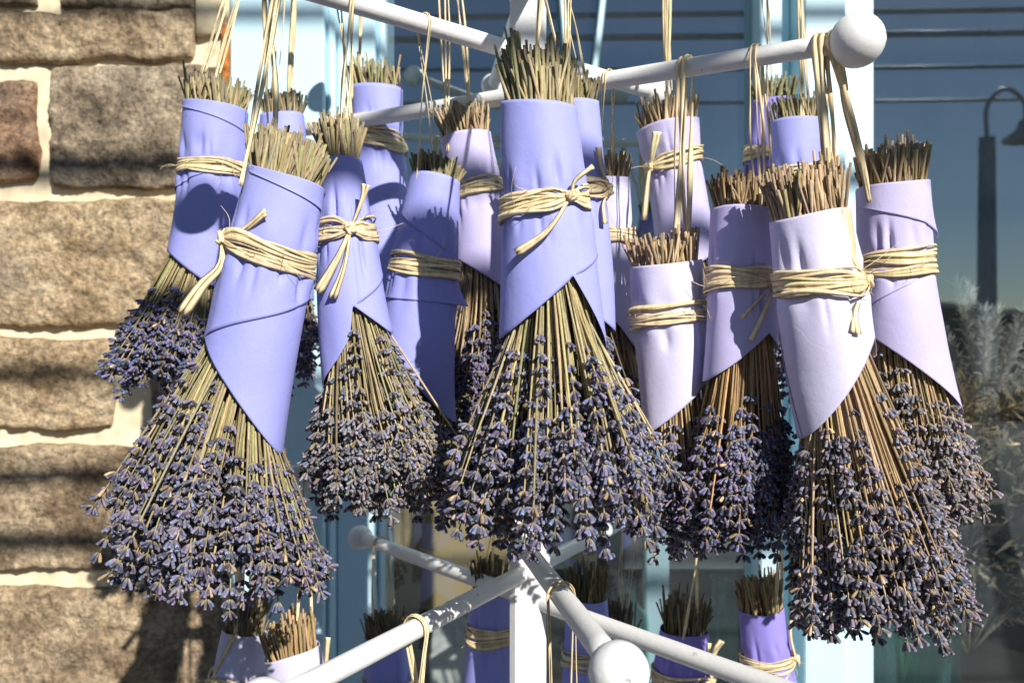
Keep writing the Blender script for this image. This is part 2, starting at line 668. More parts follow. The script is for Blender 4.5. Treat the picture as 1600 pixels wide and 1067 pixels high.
def bar(key, a, b, rad=.0092, knobs=(.0225, .0225)):
    a, b = np.array(a, float), np.array(b, float)
    BARS[key] = (a, b, rad)
    n = 24
    path = [a + (b - a) * i / n for i in range(n + 1)]
    radii = [rad * (1 + .02 * fbm(i * .9, a[2] * 9, 2.2, 2)) for i in range(n + 1)]
    v, f = tube(path, radii, 16)
    o = mobj('arm', v, f, M['white'], stand)
    d = unit(b - a)
    for e, s, kr in ((a, -1, knobs[0]), (b, 1, knobs[1])):
        if not kr:
            continue
        # turned knob: sphere with a flat on the outer end, aligned with the dowel
        c = e + d * s * kr * .75
        w = d * s
        u = unit(np.cross(w, (0, 0, 1)))
        t = np.cross(w, u)
        prof = []
        for i in range(17):
            th = math.pi * i / 16
            prof.append((kr * math.sin(th), -kr * math.cos(th)))
        prof[-1] = (kr * .16, kr * .985)
        prof.append((kr * .15, kr * .80))
        prof.append((.0001, kr * .78))
        vv, ff = lathe((0, 0, 0), prof, 28)
        vv = np.array(vv)
        vw = c + vv[:, :1] * u + vv[:, 1:2] * t + vv[:, 2:3] * w
        mobj('knob', vw, ff, M['white'], o)


def arm_pt(key, t):
    a, b, r = BARS[key]
    return a + (b - a) * t


post = np.array((PX, PY, 0))
# middle tier: three dowels through the post
bar('near_right', P(466, 204, 1.12), P(1306, 69, .738), .0092, (.018, .0236))
bar('near_left', P(405, -38, .725), P(1012, 142, 1.085), .0096, (.0235, .0205))
bar('front', P(772, 130, 1.275), P(930, -330, .60), .0092, (.0185, .023))
# lower tier
bar('low_cross', P(570, 842, 1.26), P(1352, 1124, .64), .0092, (.0185, .021))
bar('low_left', P(434, 1093, .60), P(1012, 795, 1.30), .0092, (.021, .019))
bar('low_front', P(957, 1036, .565), P(742, 752, 1.35), .0096, (.0203, .019))
bar('low_side', np.array((-.36, .985, -.155)), np.array((.395, .96, -.155)), .0092)
# upper tier, above the frame
bar('top_left', np.array((-.378, 1.13, .515)), np.array((PX, PY, .515)), .0092, (.021, 0))
bar('top_right', np.array((PX, PY, .52)), np.array((.43, 1.0, .52)), .0092, (0, .021))
bar('top_a', np.array((-.20, .62, .56)), np.array((.235, 1.28, .56)), .0092)
bar('top_b', np.array((.25, .64, .605)), np.array((-.215, 1.26, .605)), .0092)

# ------------------------------------------------------------------ lavender bundles
BUD_N = 5


def bud_template():
    rings = [(0.0, .30), (.45, .95), (.82, .98), (1.0, .74)]
    a = np.linspace(0, 2 * math.pi, BUD_N, endpoint=False)
    v = [(r * math.cos(t), r * math.sin(t), z) for z, r in rings for t in a]
    v.append((0, 0, .80))
    f = []
    for i in range(len(rings) - 1):
        for j in range(BUD_N):
            k = (j + 1) % BUD_N
            f.append((i * BUD_N + j, i * BUD_N + k, (i + 1) * BUD_N + k, (i + 1) * BUD_N + j))
    last = (len(rings) - 1) * BUD_N
    for j in range(BUD_N):
        f.append((last + j, last + (j + 1) % BUD_N, len(v) - 1))
    return np.array(v), f, np.array([z for z, r in rings for _ in a] + [.6])


BV, BF, BZ = bud_template()
BFA = [np.array(q) for q in BF]


BQ = np.array([q for q in BF if len(q) == 4])
BT = np.array([q for q in BF if len(q) == 3])
NBV = len(BV)


def nrm(a):
    return a / (np.linalg.norm(a, axis=-1, keepdims=True) + 1e-12)


def add_spike(mb, path, rr, tone, scale=1.0, whorls=None, free=None):
    """whorls of buds along the last part of a stem, each bud flaring towards the tip"""
    seg = np.linalg.norm(np.diff(path, axis=0), axis=1)
    L = np.concatenate([[0], np.cumsum(seg)])
    nw = whorls or rr.choice([3, 4, 4, 5, 5])
    d = .0015
    for wv in range(nw):
        if d > L[-1] * .85:
            break
        q = L[-1] - d
        i = max(0, min(len(seg) - 1, np.searchsorted(L, q) - 1))
        tt = (q - L[i]) / seg[i]
        p = path[i] + (path[i + 1] - path[i]) * tt
        if free and not free(p):
            break
        ax = unit(path[i + 1] - path[i])
        u = unit(np.cross(ax, (.3, 1, .2)))
        w = np.cross(ax, u)
        nb = int(rr.integers(6, 10)) if wv else int(rr.integers(4, 7))
        a = rr.random() * 6.28 + np.arange(nb) * 6.283 / nb + rr.normal(0, .16, nb)
        rad = u * np.cos(a)[:, None] + w * np.sin(a)[:, None]
        tilt = (rr.uniform(.40, .90) + rr.normal(0, .17, nb))[:, None]
        dr = nrm(ax * np.cos(tilt) + rad * np.sin(tilt) + rr.normal(0, .07, (nb, 3)))
        b1 = nrm(np.cross(dr, np.array((.2, .9, .4))))
        b2 = np.cross(dr, b1)
        ln = rr.uniform(.0070, .0104, nb) * scale
        wd = rr.uniform(.00145, .00215, nb) * scale
        base = p + rad * rr.uniform(.0008, .0018, nb)[:, None] - ax * .0035 * scale
        V = (base[:, None] + BV[None, :, :1] * (b1 * wd[:, None])[:, None] + BV[None, :, 1:2] * (b2 * (wd * rr.uniform(.75, 1, nb))[:, None])[:, None]
             + BV[None, :, 2:3] * (dr * ln[:, None])[:, None])
        g = (.42 + 1.25 * rr.random(nb) ** 1.5)[:, None]
        mid = (np.array((.140, .137, .215)) + np.array(tone) + np.stack([rr.normal(0, .022, nb), np.zeros(nb), rr.normal(0, .02, nb)], 1)) * g
        c0 = np.array((.36, .30, .20)) * rr.uniform(.7, 1.25, nb)[:, None]
        c2 = mid * 1.3 + np.array((.24, .23, .225))
        dry = rr.random(nb) < .045
        mid[dry] = np.array((.42, .30, .17)) * g[dry]
        c2[dry] = np.array((.55, .45, .30)) * g[dry]
        z = BZ[None, :, None]
        C = np.where(z < .2, c0[:, None], np.where(z < .99, mid[:, None], c2[:, None]))
        off = (np.arange(nb) * NBV)[:, None, None]
        mb.add(V.reshape(-1, 3), ((BQ[None] + off).reshape(-1, 4), (BT[None] + off).reshape(-1, 3)), np.clip(C, .02, .9).reshape(-1, 3))
        for b in range(1):                        # small tan bracts under the whorl
            a_ = rr.random() * 6.28
            rd = u * math.cos(a_) + w * math.sin(a_)
            V = np.array([p - ax * .004 * scale, p - ax * .001 + rd * .0045 * scale + w * .0012, p + ax * .002 + rd * .006 * scale, p + rd * .0038 * scale - w * .0014])
            mb.add(V, [(0, 1, 2, 3)], (.48, .36, .21))
        d += rr.uniform(.0085, .0130) * scale if wv < 2 else rr.uniform(.011, .020) * scale


def pw(x, xs, ys):
    return np.interp(x, xs, ys)


def wrap(a):
    return (a + math.pi) % (2 * math.pi) - math.pi


def bundle(sp):
    name = 'lavender_bundle'
    D = sp['D']
    m = D / F
    T, K = P(sp['T'][0], sp['T'][1], D), P(sp['K'][0], sp['K'][1], D)
    E = P(sp['E'][0], sp['E'][1], D + sp.get('lean', 0.0))
    rr = np.random.default_rng(sp['seed'])
    A = unit(K - T) if 'axis' not in sp else unit(np.array(sp['axis']))
    A = unit(A + np.array((0, sp.get('lean', 0) * .8, 0)))
    B = np.array((0., 1, 0))
    B = unit(B - A * np.dot(A, B))
    X = np.cross(A, B) * -1
    if X[0] < 0:
        X = -X
    vz = -A[2]

    def zz(py): return (sp['K'][1] - py) * -m / vz
    z_top = zz(sp['T'][1])
    z_st = zz(sp['S'])
    zE = zz(sp['E'][1])
    lo = sp['low'] if isinstance(sp['low'], tuple) else (sp['low'], sp['low'])
    z_n, z_ll, z_lr = zz(sp['notch'][1]), zz(lo[0]), zz(lo[1])
    z_l = max(z_ll, z_lr)
    s_n = max(-.985, min(.985, math.sin(R(sp['notch'][0]))))
    rt, rk, rb = sp['w'][0] * m / 2, sp['w'][1] * m / 2, sp['w'][2] * m / 2
    Rf = sp['fan'] * m / 2
    flat = sp.get('flat', .86)
    tone = sp.get('tone', (0, 0, 0))
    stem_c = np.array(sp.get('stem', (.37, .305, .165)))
    root = thing(name, sp['label'], 'lavender bundle', K + A * zE, 'dried lavender bundles hanging on the stand')
    # axis bends towards E below the paper
    off = (E - (K + A * zE))
    off = off - A * np.dot(off, A)

    def axis(z):
        s = np.clip((z - .02) / (zE - .02), 0, 1)
        return K + A * z + off * s ** 1.7

    ph = rr.uniform(0, 6.28, 6)
    dents = [(rr.uniform(-1.6, 1.6), rr.choice([-1, 1]) * rr.uniform(.012, .026), rr.uniform(.0018, .0040), rr.uniform(.05, .13), rr.uniform(.008, .018)) for _ in range(10)]
    dents += [(rr.uniform(-1.6, 1.6), rr.uniform(z_top * .9, z_l * .8), rr.uniform(.0003, .0009), rr.uniform(.25, .6), rr.uniform(.015, .04)) for _ in range(7)]

    def rpap(z, th=None):
        r = pw(z, [z_top, 0, max(z_l, .02)], [rt, rk, rb])
        r = r - .0022 * np.exp(-(z / .010) ** 2)
        if th is not None:
            fold = np.sin(3 * th + ph[0]) * .5 + np.sin(5 * th + ph[1]) * .6 + np.sin(9 * th + ph[2]) * .45
            r = r + .0017 * fold * np.exp(-abs(abs(z) - .016) / .014) * sp.get('crinkle', 1.0)
            for dt, dz, da, wt, wz_ in dents:
                e = (wrap(th - dt) / wt) ** 2 + ((z - dz) / wz_) ** 2
                if e < 8:
                    r = r - da * math.exp(-e)
            r = r + .0008 * np.sin(2 * th + ph[3] + z * 12) + .0003 * np.sin(4 * th + ph[4] - z * 30)
        return r

    def at(r, th, z):
        return axis(z) + X * (r * math.sin(th)) - B * (r * flat * math.cos(th))

    def zb(th):
        q = math.sin(th)
        if q < s_n:
            return z_n + (z_ll - z_n) * (s_n - q) / (s_n + 1)
        return z_n + (z_lr - z_n) * (q - s_n) / (1 - s_n)

    tslope = sp.get('tslope', 0.0)

    def zt(th):
        return z_top + tslope * math.sin(th) * rt + .0012 * math.sin(2 * th + ph[5])

    # paper sleeve: one sheet wound a little over one turn, its free edge running diagonally
    th0, over, shear = R(sp.get('seam', 150)), 1.1, sp.get('shear', 7.0)
    nu, nv = 150, 60
    tot = 2 * math.pi + over
    V = []
    for i in range(nu + 1):
        s = tot * i / nu
        th_e = th0 + s
        for _ in range(3):
            zb_ = zb(th_e)
            th_e = th0 + s + shear * zb_
        z0_ = zt(th0 + s + shear * z_top)
        for j in range(nv + 1):
            q = j / nv
            z = z0_ + (zb_ - z0_) * q
            th = th0 + s + shear * z
            r = rpap(z, th) + .0007 * (s / tot)
            if s > tot - .16:
                r += .0005 * (1 - (tot - s) / .16)
            V.append(at(r, th, z))
    n = nv + 1
    Fc = [(i * n + j, (i + 1) * n + j, (i + 1) * n + j + 1, i * n + j + 1) for i in range(nu) for j in range(nv)]
    po = mobj('paper_sleeve', V, Fc, M[sp['mat']], root)
    so = po.modifiers.new('thickness', 'SOLIDIFY')
    so.thickness = .00045
    so.offset = 1.0

    # the outer lap of the sheet, its free edge a thin slanting line
    for (a0, y0, a1, y1, zfrom, flare) in sp.get('lap', ()):
        pts = []
        na, nq = 48, 22
        for i in range(na + 1):
            t = i / na
            th = R(a0 + (a1 - a0) * t)
            ze = zz(y0 + (y1 - y0) * t)
            zs_ = 0.0 if zfrom == 'tie' else zt(th) + .0006
            for j in range(nq + 1):
                q = j / nq
                z = zs_ + (ze - zs_) * q
                r = rpap(z, th) - .0006 + .0019 * min(1.0, t / .13) + .0006 * q ** 8
                if flare:
                    r += flare * max(0.0, (t - .72) / .28) ** 2 * q ** 2
                pts.append(at(r, th, z))
        n = nq + 1
        Ff = [(i * n + j, (i + 1) * n + j, (i + 1) * n + j + 1, i * n + j + 1) for i in range(na) for j in range(nq)]
        fo = mobj('paper_lap', pts, Ff, M[sp['mat']], po)
        so = fo.modifiers.new('thickness', 'SOLIDIFY')
        so.thickness = .00045
        so.offset = 0

    # stems and flowers
    def stem_path(rho, th, ztip, jit):
        zstart = zt(th) + (z_st - z_top) * (rr.uniform(.55, 1.0) if rr.random() < .85 else rr.uniform(.3, 1.25))
        lean = rr.normal(0, .0055, 2)
        z0 = zb(th) * .92 if rho > .35 else z_n * .9
        z0 = min(z0, ztip * .8)
        pts = []
        r1 = rho * (rt - .0032)
        pts.append(at(r1 + .003 * rho, th, zstart) + X * lean[0] * .8 + B * lean[1] * .8)
        pts.append(at(r1, th, z_top + .006))
        pts.append(at(rho * (rpap(-.026) - .0095), th, max(z_top * .6, -.030)))
        pts.append(at(rho * (rk - .0095), th, 0.0))
        r0 = rho * (rpap(z0) - .0065)
        pts.append(at(rho * (rpap(min(z0 * .5, .03)) - .0095), th, min(z0 * .5, .03)))
        pts.append(at(r0, th, z0))
        re = rho * Rf * (1 + jit) if z0 >= zb(th) * .9 or rho <= .35 else r0
        wob = rr.normal(0, .004, 2)
        for q in (.2, .42, .62, .8, .92, 1.0):
            z = z0 + (ztip - z0) * q
            fr = min(1.0, (z - z0) / max(.02, zE - z0))
            r = r0 + (re - r0) * fr ** .95
            pts.append(at(r, th, z) + (X * wob[0] + B * wob[1]) * q * q)
        return np.array(pts)

    def free(p):
        z = float(np.dot(p - K, A))
        w = p - axis(z)
        return z > zb(math.atan2(np.dot(w, X), -np.dot(w, B) / flat)) + .008

    def sprig(mb, rho, th, long_, flower=True, scale=.92):
        edge = 1 - .15 * rho ** 2.5
        if flower:
            if rr.random() < long_:
                ztip = zE * edge * rr.uniform(.74, 1.0)
            else:
                ztip = zE * edge * rr.uniform(sp.get('fs', .50), .86)
        else:
            ztip = zE * rr.uniform(.5, .7)
        p = stem_path(rho, th, ztip, rr.normal(0, .09))
        rad = rr.uniform(.0007, .00122)
        rads = np.full(len(p), rad)
        rads[:2] = rad * 1.3
        rads[-4:] = rad * np.array((.85, .75, .65, .5))
        g = rr.uniform(.55, 1.2)
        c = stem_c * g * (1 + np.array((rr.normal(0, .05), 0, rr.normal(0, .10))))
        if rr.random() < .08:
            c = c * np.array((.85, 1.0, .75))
        elif rr.random() < .3:
            c = c * np.array((1.25, 1.2, 1.15))
        tv, tf = tube(p, rads, 5, True, B)
        cc = np.repeat(np.clip(c, .02, .9)[None], len(tv), 0)
        cc[:5] = np.clip(c * .75 + .03, .02, .9)
        mb.add(tv, tf, cc)
        if flower:
            add_spike(mb, p[5:], rr, tone, scale, None, free)

    n_out, n_in = sp['n']
    if sp.get('hero'):
        for i in range(n_out):
            mb = MB()
            th = i * 2.39996 + rr.normal(0, .2)
            sprig(mb, rr.uniform(.60, 1.0) ** .7, th, .74)
            mb.build('lavender_sprig', M['lavender'], root)
    mb = MB()
    cnt = n_in if sp.get('hero') else n_in + n_out
    for i in range(cnt):
        rho = math.sqrt(rr.random()) * (.9 if sp.get('hero') else 1.0)
        sprig(mb, rho, rr.random() * 6.283, .75, True)
    for i in range(sp.get('extra', 80)):
        sprig(mb, math.sqrt(rr.random()) * .97, rr.random() * 6.283, 1, False)
    tag(mb.build('inner_sprigs', M['lavender'], root), kind='stuff')

    # raffia tie
    straw = np.array((.86, .70, .43))
    mb = MB()
    th_k = R(sp.get('knot', 40))
    hh = sp.get('tieh', .0085)
    tilt = sp.get('tietilt', 0.0)
    nst = sp.get('strands', 8) + 4
    for s in range(nst):
        zc = (s / (nst - 1) - .5) * 2 * hh
        a1, a2 = rr.uniform(-.0050, .0050), rr.uniform(0, 6.28)
        lay = .0006 + rr.uniform(0, .0014)
        pts, nrm_, wd = [], [], []
        wv = rr.uniform(.0026, .0058)
        for i in range(65):
            th = math.pi + 2 * math.pi * i / 64
            pinch = 1 - .65 * math.exp(-(wrap(th - th_k) / .30) ** 2)
            z = (zc + a1 * math.sin(th + a2) + .0012 * math.sin(3 * th + a2 * 2)) * pinch + tilt * math.sin(th) * rk
            pts.append(at(rpap(z) + lay + .0026 + .0015 * (1 - pinch), th, z))
            nrm_.append(X * math.sin(th) - B * math.cos(th) + A * .28 * math.sin(2 * th + a2))
            wd.append(wv * (.8 + .3 * math.sin(2 * th + a2 * 3)))
        tv, tf = ribbon(pts, np.array(wd), nrm_, .06)
        mb.add(tv, tf, np.clip(straw * rr.uniform(.72, 1.12) * (1 + np.array((0, rr.normal(0, .03), rr.normal(0, .1)))), .03, .9))
    for q in range(5):                                # stray fibres
        th = rr.uniform(-1.5, 1.5)
        p0 = at(rk + .003, th, rr.uniform(-hh, hh))
        nr_ = X * math.sin(th) - B * math.cos(th)
        d0 = unit(nr_ * .5 + rr.normal(0, .8, 3))
        d1 = unit(d0 + rr.normal(0, 1.0, 3))
        ll = rr.uniform(.008, .030)
        pts = smooth_path(np.array([p0, p0 + d0 * ll * .4 + nr_ * .002, p0 + d0 * ll * .6 + d1 * ll * .3 + nr_ * .003, p0 + d0 * ll * .5 + d1 * ll * .8 + nr_ * .003]), 10)
        tv, tf = tube(pts, np.linspace(.00035, .00015, 10), 4)
        mb.add(tv, tf, straw)
    tie = mb.build('raffia_tie', M['raffia'], root)
    zk = tilt * math.sin(th_k) * rk
    kp = at(rk + .0035, th_k, zk)
    if sp.get('tails') is not None:
        mb = MB()
        nr = X * math.sin(th_k) - B * math.cos(th_k)
        side = X * math.cos(th_k) + B * math.sin(th_k)
        for q in range(3):
            pts = []
            a0 = rr.uniform(0, 3.14)
            for i in range(17):
                t = 2 * math.pi * i / 16
                e = side * math.cos(a0) + A * math.sin(a0)
                e2 = -side * math.sin(a0) * .6 + A * math.cos(a0) * .6
                pts.append(kp + e * .0048 * math.cos(t) + e2 * .0042 * math.sin(t) + nr * (.0012 * q + .001 * math.sin(2 * t)))
            tv, tf = tube(pts, .0016, 6, False, nr)
            mb.add(tv, tf, straw * rr.uniform(.75, 1.05))
        tv, tf = sphere((0, 0, 0), .0042, .0042, .0034, 12, 8)
        mb.add(np.array(tv) + kp, tf, straw * .85)
        mb.build('knot', M['raffia'], tie)
        for tl in sp['tails']:
            wpx, pl = tl[0], tl[1:]
            mb = MB()
            dk = kp[1]
            pl = [(sp['K'][0] + a_, sp['K'][1] + b_) for a_, b_ in pl]
            for sub in range(2 if wpx > 9 else 1):
                pts = [kp]
                for i, (a_, b_) in enumerate(pl):
                    zl_ = (b_ - sp['K'][1]) * m / vz
                    ax_ = axis(zl_)
                    rs = rpap(zl_) + .003
                    q_ = ((a_ - 800) / F * D - ax_[0]) / rs
                    sd_ = D - flat * rs * math.sqrt(max(0.0, 1 - q_ * q_)) if abs(q_) < 1 else dk
                    pts.append(P(a_ + sub * rr.uniform(-3, 3), b_, min(dk, sd_) - .0012 - .0022 * (i + 1) - .0008 * sub))
                pts = smooth_path(np.array(pts), 14)
                w_ = wpx * m * (.62 if wpx > 9 else 1) * (.55 + .55 * np.linspace(0, 1, 14))
                shift = (sub - .5) * wpx * m * .42 * np.linspace(0, 1, 14) if wpx > 9 else np.zeros(14)
                tng = unit(pts[-1] - pts[0])
                lat = unit(np.cross(tng, (0, 1, 0)))
                pts = pts + lat * shift[:, None]
                tv, tf = ribbon(pts, w_, np.array((.12 * rr.normal(), -1, .1)), .22)
                mb.add(tv, tf, np.clip(straw * rr.uniform(.9, 1.18), .03, .9))
            mb.build('tail', M['raffia'], tie)

    # hanging loop over its arm
    for hg in sp['hang']:
        key, t, dxa, dxb = hg[:4]
        wdt = hg[4] if len(hg) > 4 else .0050
        a_, b_, br = BARS[key]
        pb = a_ + (b_ - a_) * t
        d = unit(b_ - a_)
        up = unit(np.array((0, 0, 1.)) - d * d[2])
        fr = unit(np.cross(d, up))
        if fr[1] > 0:
            fr = -fr
        mb = MB()
        for s in range((hg[5] if len(hg) > 5 else 1) + 1):
            so_ = rr.normal(0, .0032)
            rb_ = br + .0012 + .0008 * s
            inn = z_top + .018
            qa = at(0, 0, inn) + X * (dxa * m + rr.normal(0, .001)) - B * rt * (.62 + .1 * rr.random())
            qb = at(0, 0, inn) + X * (dxb * m + rr.normal(0, .001)) - B * rt * rr.uniform(-.1, .35)
            c = pb + d * so_
            pts, nr = [], []
            pf = c + fr * rb_
            pk = c - fr * rb_
            m1 = (qa + pf) / 2 + np.array((rr.normal(0, .003), rr.normal(0, .002), 0))
            m2 = (qb + pk) / 2 + np.array((rr.normal(0, .003), rr.normal(0, .002), 0))
            la = smooth_path(np.array([qa, (qa * .72 + m1 * .28), m1, (m1 * .5 + pf * .5), pf - up * .004]), 22)
            for p_ in la:
                pts.append(p_)
                nr.append(fr)
            for i in range(9):
                an = math.pi * i / 8
                pts.append(c + fr * rb_ * math.cos(an) + up * rb_ * math.sin(an))
                nr.append(fr * math.cos(an) + up * math.sin(an))
            lb = smooth_path(np.array([pk - up * .004, (m2 * .5 + pk * .5), m2, qb * .72 + m2 * .28, qb]), 22)
            for p_ in lb:
                pts.append(p_)
                nr.append(-fr)
            npt = len(pts)
            a0, a1_ = rr.uniform(0, 6.28), rr.uniform(5, 9)
            x_ = np.linspace(0, 1, npt)
            tw = .75 * np.sin(x_ * a1_ * 2 + a0) * np.clip(np.abs(x_ - .5) * 4 - .35, 0, 1)
            nr = np.array(nr)
            dd = np.repeat(d[None], npt, 0)
            nr = nr * np.cos(tw)[:, None] + dd * np.sin(tw)[:, None]
            w_ = wdt * rr.uniform(.65, 1.0) * (.78 + .3 * np.sin(x_ * 17 + a0) + .14 * np.sin(x_ * 41 + a0 * 2))
            tv, tf = ribbon(pts, w_, nr, .10)
            mb.add(tv, tf, np.clip(straw * rr.uniform(.82, 1.12), .03, .9))
        mb.build('hanging_loop', M['raffia'], root)
    return root


def smooth_path(p, n):
    """Catmull-Rom resample"""
    p = np.asarray(p, float)
    q = np.vstack([2 * p[0] - p[1], p, 2 * p[-1] - p[-2]])
    out = []
    k = len(p) - 1
    for i in range(n):
        t = k * i / (n - 1)
        j = min(k - 1, int(t))
        u = t - j
        a, b, c, d = q[j], q[j + 1], q[j + 2], q[j + 3]
        out.append(.5 * ((2 * b) + (c - a) * u + (2 * a - 5 * b + 4 * c - d) * u * u + (3 * b - a - 3 * c + d) * u ** 3))
    return np.array(out)


